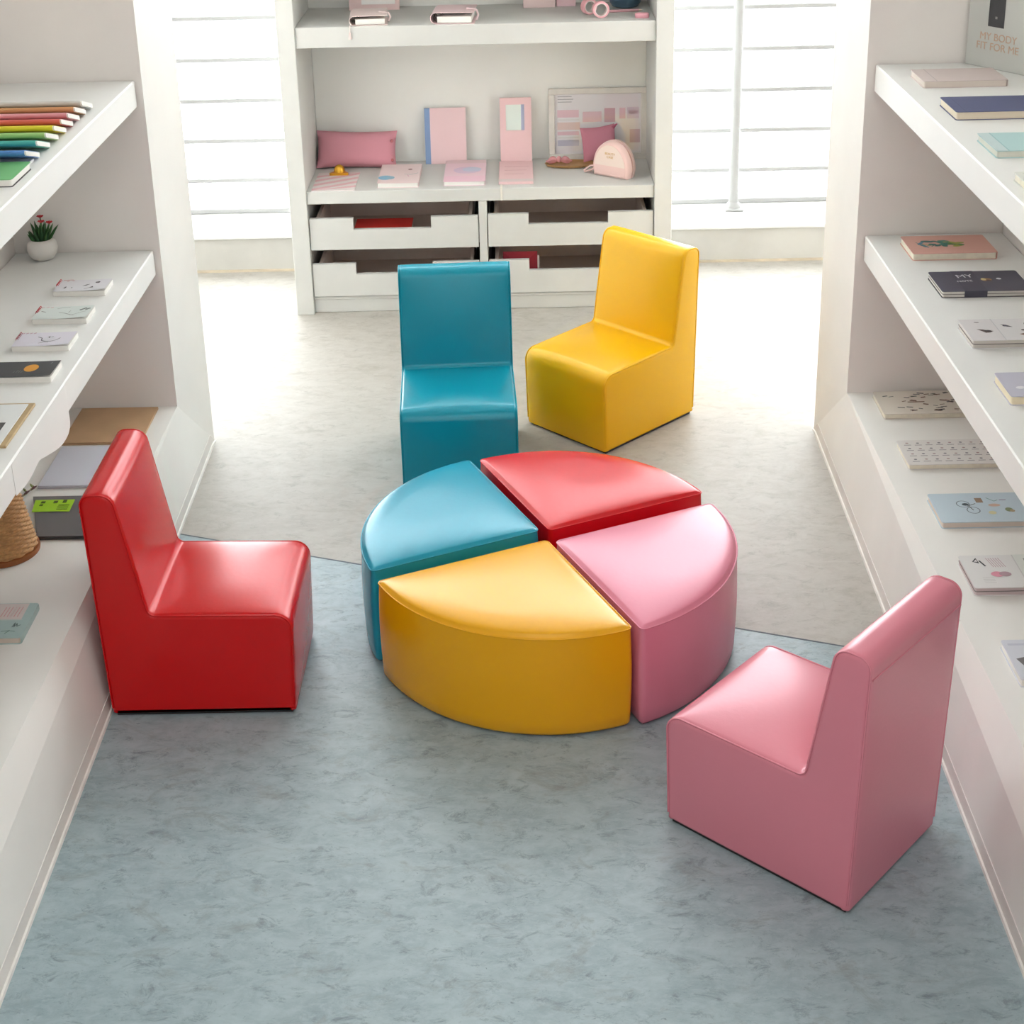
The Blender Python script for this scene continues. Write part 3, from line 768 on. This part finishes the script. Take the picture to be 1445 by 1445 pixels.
b = MB(); b.add([(-.010 + .090 * i / 6, .118 + .0, .0096 + .0012 * math.sin(PI * i / 6)) for i in range(7)] + [(-.018 + .096 * i / 6, .180, .0096) for i in range(7)],
                [(i, i + 1, i + 8, i + 7) for i in range(6)], mat((166, 214, 40), .55))
lb = b.build('green_label', t, 0, fix=False)
b = MB()
for u, v, w_, h_ in ((.0, .160, .010, .010), (.0, .147, .008, .008), (.030, .160, .010, .012), (.052, .162, .009, .014)):
    b.box((u, v, .0108), (u + w_, v + h_, .0111), M(70, 96, 24))
for j in range(3): b.box((.046, .128 + .010 * j, .0108), (.072, .131 + .010 * j, .0111), M(96, 130, 30))
b.build('print', lb, 0)
# wicker pencil basket
t = thing('wicker_basket', 'small tapered wicker basket with brown base on the left ledge', 'basket', (-1.196, 3.118, .25))
HB, R0, R1 = .150, .074, .050
b = MB(); b.lathe([(.070, 0), (.080, .001), (.081, .006), (.080, .013), (.074, .014)], mat((150, 88, 40), .5), 40); b.build('base', t, 50)
b = MB(); rings = []; NS, NR = 120, 104
for i in range(NR + 1):
    z = .014 + (HB - .014) * i / NR
    rr = R0 + (R1 - R0) * i / NR; row = int(i / 4)
    ring = []
    for j in range(NS):
        a = 2 * PI * j / NS
        wv = .0022 * math.sin(15 * a + PI * (row % 2)) * 1.0 + .0016 * math.sin(PI * ((i % 4) + .5) / 4) * 1.4
        ring.append(((rr + wv) * math.cos(a), (rr + wv) * math.sin(a), z))
    rings.append(ring)
WK = mat((206, 160, 106), .5, mottle=(90, .15))
b.loft(rings, WK, False)
b.loft([[(x * .93, y * .93, z) for x, y, z in r] for r in rings[::4]], mat((150, 104, 62), .6), False)
b.build('woven_body', t, 70)
b = MB()
for k in range(2): b.tube([(R1 * .97 * math.cos(a), R1 * .97 * math.sin(a), HB + .002 + .003 * math.sin(10 * a + PI * k)) for a in [2 * PI * q / 60 for q in range(60)]], .0024, mat((196, 150, 100), .5), 7, True)
b.build('rim', t, 70)
b = MB()
for k in range(9):
    a = k * .7; b.tube([(.03 * math.cos(a), .03 * math.sin(a), .06), (.034 * math.cos(a + .3), .034 * math.sin(a + .3), .12), (.040 * math.cos(a + .8), .040 * math.sin(a + .8), .158 + .006 * (k % 3))], .0016, mat((140, 96, 62), .6), 5)
b.build('loose_canes', t, 70)
# sprig
t = thing('dried_sprig', 'tiny dried sprig lying on the left ledge beside the paper pad', 'sprig', (-1.225, 3.395, .25))
b = MB(); b.tube([(-.02, -.04, .002), (0, 0, .004), (.01, .03, .010)], .0014, M(150, 140, 90), 6); b.build('stem', t)
for k in range(7):
    s_ = k / 6; x, y = -.02 + .03 * s_, -.04 + .07 * s_; d_ = 1 if k % 2 else -1
    b = MB(); b.tube([(x, y, .004), (x + d_ * .007, y + .004, .009), (x + d_ * .013, y + .012, .010)], .0032, M(*((150, 156, 96), (120, 84, 84))[k % 2]), 6, taper=(.4, 1, .2)); b.build('leaf', t)
t = notebook('notebook', 'pale teal notebook with a pink printed strip, nearest on the left ledge', 'notebook', -1.278, 2.733, .25, .235, .134, .0155, M(176, 200, 198),
         [('r', .0, .52, .92, .99, M(220, 208, 204)), ('r', 0, .50, .93, .53, M(200, 206, 202))] + [('l', [(.72 + .03 * k, .60), (.73 + .03 * k, .88)], .0018, M(214, 160, 160)) for k in range(6)] +
         [('l', [(.875, .30), (.885, .42), (.89, .30), (.905, .40), (.915, .32), (.94, .36)], .0018, M(90, 110, 112)), ('l', [(.80, .18), (.87, .20), (.84, .12)], .0018, M(90, 120, 110)), ('l', [(.87, .20), (.92, .18)], .0014, M(90, 120, 110))], page=mat((214, 200, 186), .8))

# ------------------------------------------------------------------ cabinet goods
MZ, UZ = .458, 1.035
PK = lambda *c: mat(c, .6, .3)
# middle shelf
def pillow(b, w, d, h, m, nx=22, ny=14, pinch=.05):
    top, bot = [], []
    for j in range(ny + 1):
        for i in range(nx + 1):
            u, v = 2 * i / nx - 1, 2 * j / ny - 1
            k = ((1 - abs(u) ** 3.2) * (1 - abs(v) ** 2.6))
            x = u * w / 2 * (1 - pinch * (1 - v * v)); y = v * d / 2 * (1 - pinch * 1.6 * (1 - u * u))
            hh = h / 2 * max(0, k) ** .55
            top.append((x, y, hh)); bot.append((x, y, -hh))
    N_ = nx + 1
    F = [(j * N_ + i, j * N_ + i + 1, (j + 1) * N_ + i + 1, (j + 1) * N_ + i) for j in range(ny) for i in range(nx)]
    b.add(top, F, m); b.add(bot, [f[::-1] for f in F], m)


VEL = mat((216, 150, 162), .8, .3, bump=(220, .2))
t = thing('pencil_pouch', 'puffy dusty pink velvet pouch lying against the back at the left of the cabinet', 'pouch', (-.603, 5.562, MZ))
b = MB(); pillow(b, .298, .140, .072, VEL); b.transform(Matrix.Translation((0, .022, .066)) @ Matrix.Rotation(math.radians(1.5), 4, 'Y') @ Matrix.Rotation(math.radians(68), 4, 'X')); b.build('cushion', t, 80)
b = MB()
for dz in (.028, .100): b.lathe([(.0005, .006), (.005, .004), (.006, 0), (.006, -.004)], mat((190, 130, 130), .3, metal=.6), 14, 0, 0); b.transform(Matrix.Rotation(PI / 2, 4, 'X'))
b2 = MB()
for zz in (.030, .098):
    q = MB(); q.lathe([(.0005, .005), (.004, .004), (.006, 0), (.006, -.003)], mat((196, 120, 124), .3, metal=.5), 14); q.transform(Matrix.Translation((.132, -.008 + .25 * (zz - .03), zz)) @ Matrix.Rotation(PI / 2, 4, 'X')); 
    q.build('press_stud', t, 60)
# clipboard
t = thing('clipboard', 'pink and white striped clipboard with gold clip on the cabinet shelf', 'clipboard', (-.738, 5.268, MZ))
b = MB(); b.box((0, 0, 0), (.152, .232, .003), M(232, 222, 220), .0006)
for k in range(-3, 6):
    o_ = k * .055
    pts = [(0, o_), (.152, o_ + .09), (.152, o_ + .115), (0, o_ + .025)]
    cl = []
    for x, y in pts: cl.append((x, min(.231, max(.001, y)), .0032))
    if len({(round(a[1], 4)) for a in cl}) > 2: b.poly(cl, M(230, 186, 190))
b.build('board', t, 30, fix=False)
GOLD = mat((226, 172, 58), .28, .5, .75)
b = MB(); b.prism(fillet([(.040, .190, .004), (.116, .190, .004), (.100, .214, .012), (.096, .226, .01), (.060, .226, .01), (.056, .214, .012)], 5), .003, .012, GOLD)
b.build('clip', t, 40)
b = MB(); b.lathe([(.020, 0), (.019, .012), (.014, .021), (.006, .026), (.001, .027)], GOLD, 24, .078, .212); b.transform(Matrix.Translation((0, 0, .011))); b.build('clip_lever', t, 60)
# flat pink notebook with blue patch
notebook('notebook', 'pale pink notebook with a sky blue patch lying beside the striped clipboard', 'notebook', -.508, 5.294, MZ, .146, .246, .018, M(236, 214, 213),
         [('e', .17, .28, .026, .028, M(134, 184, 210)), ('e', .30, .27, .014, .020, M(146, 186, 206)), ('e', .74, .70, .008, .010, M(170, 130, 130)), ('l', [(.62, .45), (.78, .42), (.95, .50)], .003, M(160, 180, 176)), ('l', [(.70, .40), (.74, .32)], .003, M(220, 170, 190))], page=PAGEW, corner=.003, group='flat notebooks on the cabinet shelf')
notebook('notebook', 'flat pink shimmering notebook in front of the blue-spined notebook', 'notebook', -.274, 5.302, MZ, .148, .280, .016, M(238, 206, 216),
         [('e', .55, .52, .05, .045, M(222, 196, 216)), ('e', .66, .55, .035, .03, M(204, 204, 222)), ('r', .0, .0, 1, .25, M(240, 200, 214)), ('r', 0, .85, 1, 1, M(230, 200, 204))], page=PAGEW, corner=.003, group='flat notebooks on the cabinet shelf')
# standing notebook with blue spine
t = thing('notebook', 'pink notebook with blue spine standing upright against the cabinet back', 'notebook', (-.350, 5.598, MZ))
lean = Matrix.Rotation(math.radians(-8), 4, 'X')
b = MB(); b.box((.0, 0, 0), (.151, .0015, .206), M(238, 206, 208)); b.box((0, .0145, 0), (.151, .016, .206), M(238, 206, 208)); b.transform(lean); b.build('cover', t, 0)
b = MB(); b.box((-.001, -.0006, 0), (.019, .0166, .206), M(134, 160, 200)); b.transform(lean); b.build('spine', t, 0)
b = MB(); b.box((.019, .002, .001), (.149, .014, .204), PAGEW); b.transform(lean); b.build('pages', t, 0)
# open folder gift set
t = thing('folding_case', 'tall pink folding case propped open, with a pearly window', 'folding case', (-.078, 5.304, MZ))
PF = M(238, 202, 203)
b = MB(); b.box((0, 0, 0), (.123, .275, .010), PF, .001)
for k in range(3): b.box((.02, .10 + .05 * k, .0101), (.09 + .01 * k, .103 + .05 * k, .0103), M(214, 168, 172))
b.build('front_flap', t, fix=False)
b = MB(); b.box((.001, .001, .0102), (.122, .034, .0108), M(226, 208, 206)); b.build('pale_strip', t, 0)
lean = Matrix.Translation((.006, .280, .002)) @ Matrix.Rotation(math.radians(-7), 4, 'X')
b = MB()
for lo, hi in (((0, 0, 0), (.116, .010, .12)), ((0, 0, .215), (.116, .010, .240)), ((0, 0, .12), (.022, .010, .215)), ((.090, 0, .12), (.116, .010, .215))): b.box(lo, hi, PF)
b.transform(lean); b.build('standing_panel', t, 0)
b = MB(); b.box((.022, .004, .12), (.078, .008, .215), M(228, 240, 233)); b.box((.078, .004, .12), (.090, .008, .215), M(178, 186, 212)); b.transform(lean); b.build('window_insert', t, 0)
b = MB(); b.box((.006, -.004, .001), (.013, .012, .002), M(238, 232, 222)); b.box((.006, -.0445, -.045), (.013, -.0437, .002), M(238, 232, 222)); b.box((.006, -.0445, .001), (.013, -.003, .002), M(238, 232, 222)); b.build('ribbon', t, 0)
# picture frame
t = thing('picture_frame', 'wide pale wooden picture frame leaning at the right of the cabinet shelf', 'picture frame', (.108, 5.612, MZ))
lean = Matrix.Rotation(math.radians(-5), 4, 'X'); FW = mat((222, 217, 210), .5, mottle=(20, .05))
FWd, FH, bw = .364, .266, .022
b = MB()
for lo, hi in (((0, 0, 0), (FWd, .016, bw)), ((0, 0, FH - bw), (FWd, .016, FH)), ((0, 0, bw), (bw, .016, FH - bw)), ((FWd - bw, 0, bw), (FWd, .016, FH - bw))): b.box(lo, hi, FW, .0015)
b.transform(lean); b.build('frame', t)
b = MB(); b.box((FWd, .001, 0), (FWd + .003, .0155, FH), M(86, 82, 80)); b.transform(lean); b.build('dark_edge', t, 0)
b = MB(); b.box((bw - .002, .009, bw - .002), (FWd - bw + .002, .014, FH - bw + .002), M(244, 240, 243))
def pr(x0, z0, x1, z1, c_): b.poly([(x0, .0088, z0), (x1, .0088, z0), (x1, .0088, z1), (x0, .0088, z1)], c_)
A_, B_, C_ = M(240, 204, 214), M(238, 212, 206), M(232, 218, 230)
for k in range(3): pr(.034, .214 + .010 * k, .086 + .006 * (k % 2), .2165 + .010 * k, M(170, 166, 172))
pr(.032, .158, .112, .186, A_); pr(.036, .146, .114, .152, M(234, 230, 230)); pr(.032, .112, .116, .140, B_); pr(.032, .092, .112, .106, A_); pr(.034, .080, .112, .086, M(234, 230, 230)); pr(.032, .052, .112, .074, M(208, 206, 222))
pr(.126, .140, .196, .178, A_); pr(.206, .138, .246, .190, M(230, 188, 198)); pr(.262, .150, .284, .190, A_); pr(.290, .150, .335, .192, C_); pr(.296, .166, .330, .180, M(228, 210, 222)); pr(.300, .060, .338, .110, M(220, 196, 206)); pr(.206, .080, .246, .128, C_)
b.transform(lean); b.build('print', t, 0, fix=False)
b = MB(); b.box((bw - .002, .0052, bw - .002), (FWd - bw + .002, .0066, FH - bw + .002), glass_mat(.985, .04)); b.transform(lean); b.build('glazing', t, 0)
# wooden tray with scrunchie and velvet sachet
b = MB(); b.lathe([(.070, 0), (.086, .003), (.092, .011), (.089, .0115), (.083, .006), (.070, .004), (.001, .0035)], mat((186, 142, 88), .4), 40)
b.v = [(x * 1.05, y * .52, z) for x, y, z in b.v]
o = b.build('tray', None, 60, loc=(.186, 5.535, MZ)); tag(o, 'small oval wooden tray in front of the picture frame', 'tray')
t = thing('hair_bow', 'dusty pink fabric bow lying on the oval wooden tray', 'bow', (.142, 5.535, MZ + .0055), .0)
VB = mat((210, 146, 150), .75)
for s in (-1, 1):
    b = MB(); rg = []
    for i in range(9):
        u = i / 8; w_ = .004 + .013 * math.sin(PI * min(1, u * 1.15)) ** .7 * (1 if u < .9 else .9)
        rg.append([(s * (.006 + .042 * u), w_ * math.cos(a) * (.8 + .2 * math.sin(3 * a)), .016 + w_ * .80 * math.sin(a) + .003 * math.sin(5 * u)) for a in [2 * PI * k / 16 for k in range(16)]])
    b.loft(rg, VB); b.build('loop', t, 70)
b = MB(); b.lathe([(.002, .008), (.008, .012), (.010, .020), (.008, .028), (.002, .032)], VB, 16); b.build('knot', t, 70)
t = thing('velvet_sachet', 'mauve pink velvet sachet leaning on the picture frame', 'sachet', (.288, 5.535, MZ + .012), math.radians(-6))
b = MB(); pillow(b, .128, .128, .030, mat((192, 126, 142), .85, .3, bump=(200, .2)), 16, 16, .06); b.transform(Matrix.Translation((0, .014, .068)) @ Matrix.Rotation(math.radians(-8), 4, 'Y') @ Matrix.Rotation(math.radians(70), 4, 'X')); b.build('cushion', t, 80)
b = MB(); b.tube([(.050, .026, .122), (.060, .030, .132), (.066, .032, .136)], .004, mat((176, 92, 116), .85), 8, taper=(1.6, 1, .6)); b.build('gathered_corner', t, 70)
# half-moon cosmetic bag
ang = math.atan2(-.092, .122)
t = thing('cosmetic_bag', 'pale pink half-moon cosmetic bag with gold lettering at the cabinet shelf edge', 'bag', (.258, 5.415, MZ), ang)
BW, BH, BD = .152, .128, .058
prof = [(.006, 0), (BW - .006, 0)] + [(BW / 2 + BW / 2 * math.cos(a), .030 + (BH - .030) * math.sin(a)) for a in [PI * k / 24 for k in range(25)]]
prof = resample(prof, .008)
def bagring(y, off): return [(x, y, z) for x, z in inset(prof, off)]
PB, PB2 = mat((242, 222, 212), .45), mat((240, 206, 200), .45)
b = MB(); b.loft([bagring(-.001, .010), bagring(0, .004), bagring(.006, 0), bagring(BD / 2 - .004, -.003)], PB2, True); b.build('front_gusset', t, 60)
b = MB(); b.loft([bagring(BD / 2 + .004, -.003), bagring(BD - .006, 0), bagring(BD, .005)], PB2, True); b.build('back_gusset', t, 60)
b = MB(); b.loft([bagring(BD / 2 - .004, .0005), bagring(BD / 2 + .004, .0005)], M(206, 160, 158), True); b.build('zipper', t, 60)
b = MB(); pp = [(x, z) for x, z in inset(prof, .010) if z > .034]; pp = [(min(p_[0] for p_ in pp), .034)] + [(x, z) for x, z in pp][::1] if False else pp
b.poly([(x, -.0016, z) for x, z in pp], PB); b.build('front_panel', t, 0)
b = MB(); b.tube([(x, -.0014, z) for x, z in inset(prof, .009)], .0016, PB2, 6, True); b.build('piping', t, 80)
b = MB(); b.tube([(.002, .026, .030), (-.022, .020, .024), (-.044, .010, .006), (-.036, .004, .004), (-.012, .012, .012), (.002, .024, .024)], .0035, PB2, 8); b.build('wrist_strap', t, 80)
for tx, pz in (('BEAUTY', .086), ('CASE', .074)):
    lettering(tx, .012, mat((206, 160, 70), .35, metal=.4), t, Matrix.Translation((.078, -.0022, pz)) @ Matrix.Rotation(PI / 2, 4, 'X'))

# upper shelf
def planner(label, x, y, L, D, T, rz, cov, ring=True):
    t = thing('ring_planner', label, 'planner', (x, y, UZ), rz, 'ring planners on the cabinet top shelf')
    b = MB(); o_ = []
    r = T / 2
    o_ = [(L, T)] + [(r + r * math.cos(a), r + r * math.sin(a)) for a in [PI / 2 + PI * k / 10 for k in range(11)]] + [(L, 0)]
    i_ = [(L, T - .002)] + [(r + (r - .002) * math.cos(a), r + (r - .002) * math.sin(a)) for a in [PI / 2 + PI * k / 10 for k in range(11)]] + [(L, .002)]
    b.prism([(q[0], q[1]) for q in o_ + i_[::-1]], 0, D, cov, 'y'); b.build('cover', t, 40)
    b = MB(); b.box((r + .004, .004, .004), (L - .010, D - .004, T * .62), PAGEW); b.build('pages', t, 0)
    b = MB()
    for k in range(4): b.tube([(r + .006 + r * .75 * math.cos(a), D * (.12 + .25 * k), r + r * .75 * math.sin(a)) for a in [2 * PI * q / 14 for q in range(14)]], .0012, mat((120, 110, 104), .3, metal=.8), 6, True)
    b.build('ring_binder', t, 60)
    b = MB(); b.tube([(L - .03, D * .42, T + .002), (L + .004, D * .42, T * .9), (L + .009, D * .42, T * .5), (L + .002, D * .42, .003)], .004, cov, 8); b.build('closure_strap', t, 60)
    return t


t = planner('pale pink ring planner with a hanging tassel at the left of the cabinet top shelf', -.570, 5.272, .130, .150, .034, math.radians(4), mat((236, 216, 212), .5))
b = MB(); b.tube([(.004, -.002, .006), (.002, -.014, .004), (.001, -.0165, -.018)], .0016, M(236, 220, 216), 6); b.tube([(.001, -.0165, -.018), (.001, -.017, -.040)], .006, M(234, 212, 208), 8, taper=(.4, 1)); b.build('tassel', t, 60)
planner('pink ring planner with open dark rings, centre left of the cabinet top shelf', -.296, 5.276, .150, .150, .040, math.radians(-3), mat((232, 204, 206), .5))
t = thing('display_card', 'pink display card with white sheet standing behind the tasselled planner', 'card', (-.600, 5.560, UZ))
b = MB(); b.box((0, .02, 0), (.180, .026, .15), M(232, 204, 202), .001); b.transform(Matrix.Rotation(math.radians(-4), 4, 'X')); b.build('board', t)
b = MB(); b.box((.045, .016, .022), (.165, .019, .14), M(240, 236, 234)); b.transform(Matrix.Rotation(math.radians(-4), 4, 'X')); b.build('white_sheet', t, 0)
for lb, x0, x1, y, c_ in (('wider pale pink box at the back of the cabinet top shelf', .022, .136, 5.556, (232, 208, 206)), ('narrower rosy pink box beside the wider pale pink one', .140, .209, 5.572, (230, 196, 202))):
    t = thing('gift_box', lb, 'box', (x0, y, UZ), 0, 'pink boxes on the cabinet top shelf')
    b = MB(); b.box((0, 0, 0), (x1 - x0, .06, .11), M(*c_), .001); b.build('body', t)
    b = MB(); b.box((-.0008, -.0008, .11), (x1 - x0 + .0008, .0608, .13), M(*c_), .001); b.build('lid', t)
for lb, x, y, rz, r in (('pink tape roll standing upright in front, on the cabinet top shelf', .287, 5.325, .15, .028), ('pink tape roll leaning behind the upright roll', .253, 5.395, .5, .027)):
    t = thing('tape_roll', lb, 'tape roll', (x, y, UZ), rz, 'pink tape rolls')
    tw = .022; TR = mat((236, 176, 182), .5)
    Mx = Matrix.Translation((0, tw, r)) @ Matrix.Rotation(PI / 2, 4, 'X')
    b = MB(); b.lathe([(r * .80, 0), (r, 0), (r, tw), (r * .80, tw), (r * .80, 0)], TR, 32, cap=False); b.transform(Mx); b.build('tape', t, 40)
    b = MB(); b.lathe([(r * .70, .0006), (r * .795, .0006), (r * .795, tw - .0006), (r * .70, tw - .0006), (r * .70, .0006)], M(232, 216, 212), 32, cap=False); b.transform(Mx); b.build('core', t, 40)
t = thing('bowl', 'deep blue grey bowl at the right of the cabinet top shelf', 'bowl', (.383, 5.540, UZ))
b = MB(); b.lathe([(.030, 0), (.046, .004), (.055, .018), (.058, .045), (.058, .08), (.054, .08), (.053, .045), (.044, .012), (.001, .008)], mat((72, 98, 118), .4), 36); b.build('vessel', t, 60)
b = MB(); b.lathe([(.0572, .078), (.060, .081), (.056, .083), (.0535, .080)], mat((84, 110, 128), .35), 36, cap=False); b.build('rim', t, 60)
t = thing('pencil', 'pink pencil lying in front of the blue grey bowl', 'pencil', (.305, 5.425, UZ))
b = MB(); b.tube([(.0, 0, .005), (.118, .012, .005)], .0048, M(220, 168, 176), 6); b.build('barrel', t, 20)
b = MB(); b.tube([(.118, .012, .005), (.130, .0132, .005)], .0048, M(226, 200, 180), 6, taper=(1, .15)); b.build('tip', t, 20)
b = MB(); pp = rrect(-.024, -.012, .024, .012, .009); b.loft([[(x, y, z) for x, y in inset(pp, o_)] for z, o_ in ((0, .002), (.003, 0), (.013, 0), (.016, .003))], mat((236, 170, 182), .5))
o = b.build('eraser', None, 40, loc=(.425, 5.318, UZ)); tag(o, 'small pink eraser at the right front of the cabinet top shelf', 'eraser')
# in the drawers
t = thing('book', 'bright red book lying in the upper left drawer', 'book', (-.600, 5.30, .2605))
b = MB(); b.box((0, 0, .0), (.205, .13, .003), M(206, 46, 40)); b.box((0, 0, .040), (.205, .13, .043), M(218, 52, 44)); b.box((0, 0, .003), (.003, .13, .040), M(206, 46, 40)); b.box((0.003, 0, .003), (.205, .003, .040), M(200, 40, 36)); b.build('cover', t, 0)
b = MB(); b.box((.004, .004, .0032), (.202, .127, .0398), PAGE); b.build('pages', t, 0)
t = thing('envelope', 'dark crimson envelope standing in the lower right drawer', 'envelope', (-.07, 5.34, .0852))
b = MB(); b.box((0, 0, 0), (.125, .003, .105), M(170, 34, 54)); b.transform(Matrix.Rotation(math.radians(-18), 4, 'X')); b.build('body', t, 0)
b = MB(); b.poly([(.0, -.0006, .104), (.125, -.0006, .104), (.0625, -.0006, .05)], M(184, 44, 64)); b.transform(Matrix.Rotation(math.radians(-18), 4, 'X')); b.build('flap', t, 0)
b = MB(); b.box((.118, .0035, .0), (.132, .0055, .09), PAGEW); b.transform(Matrix.Rotation(math.radians(-18), 4, 'X')); b.build('letter', t, 0)
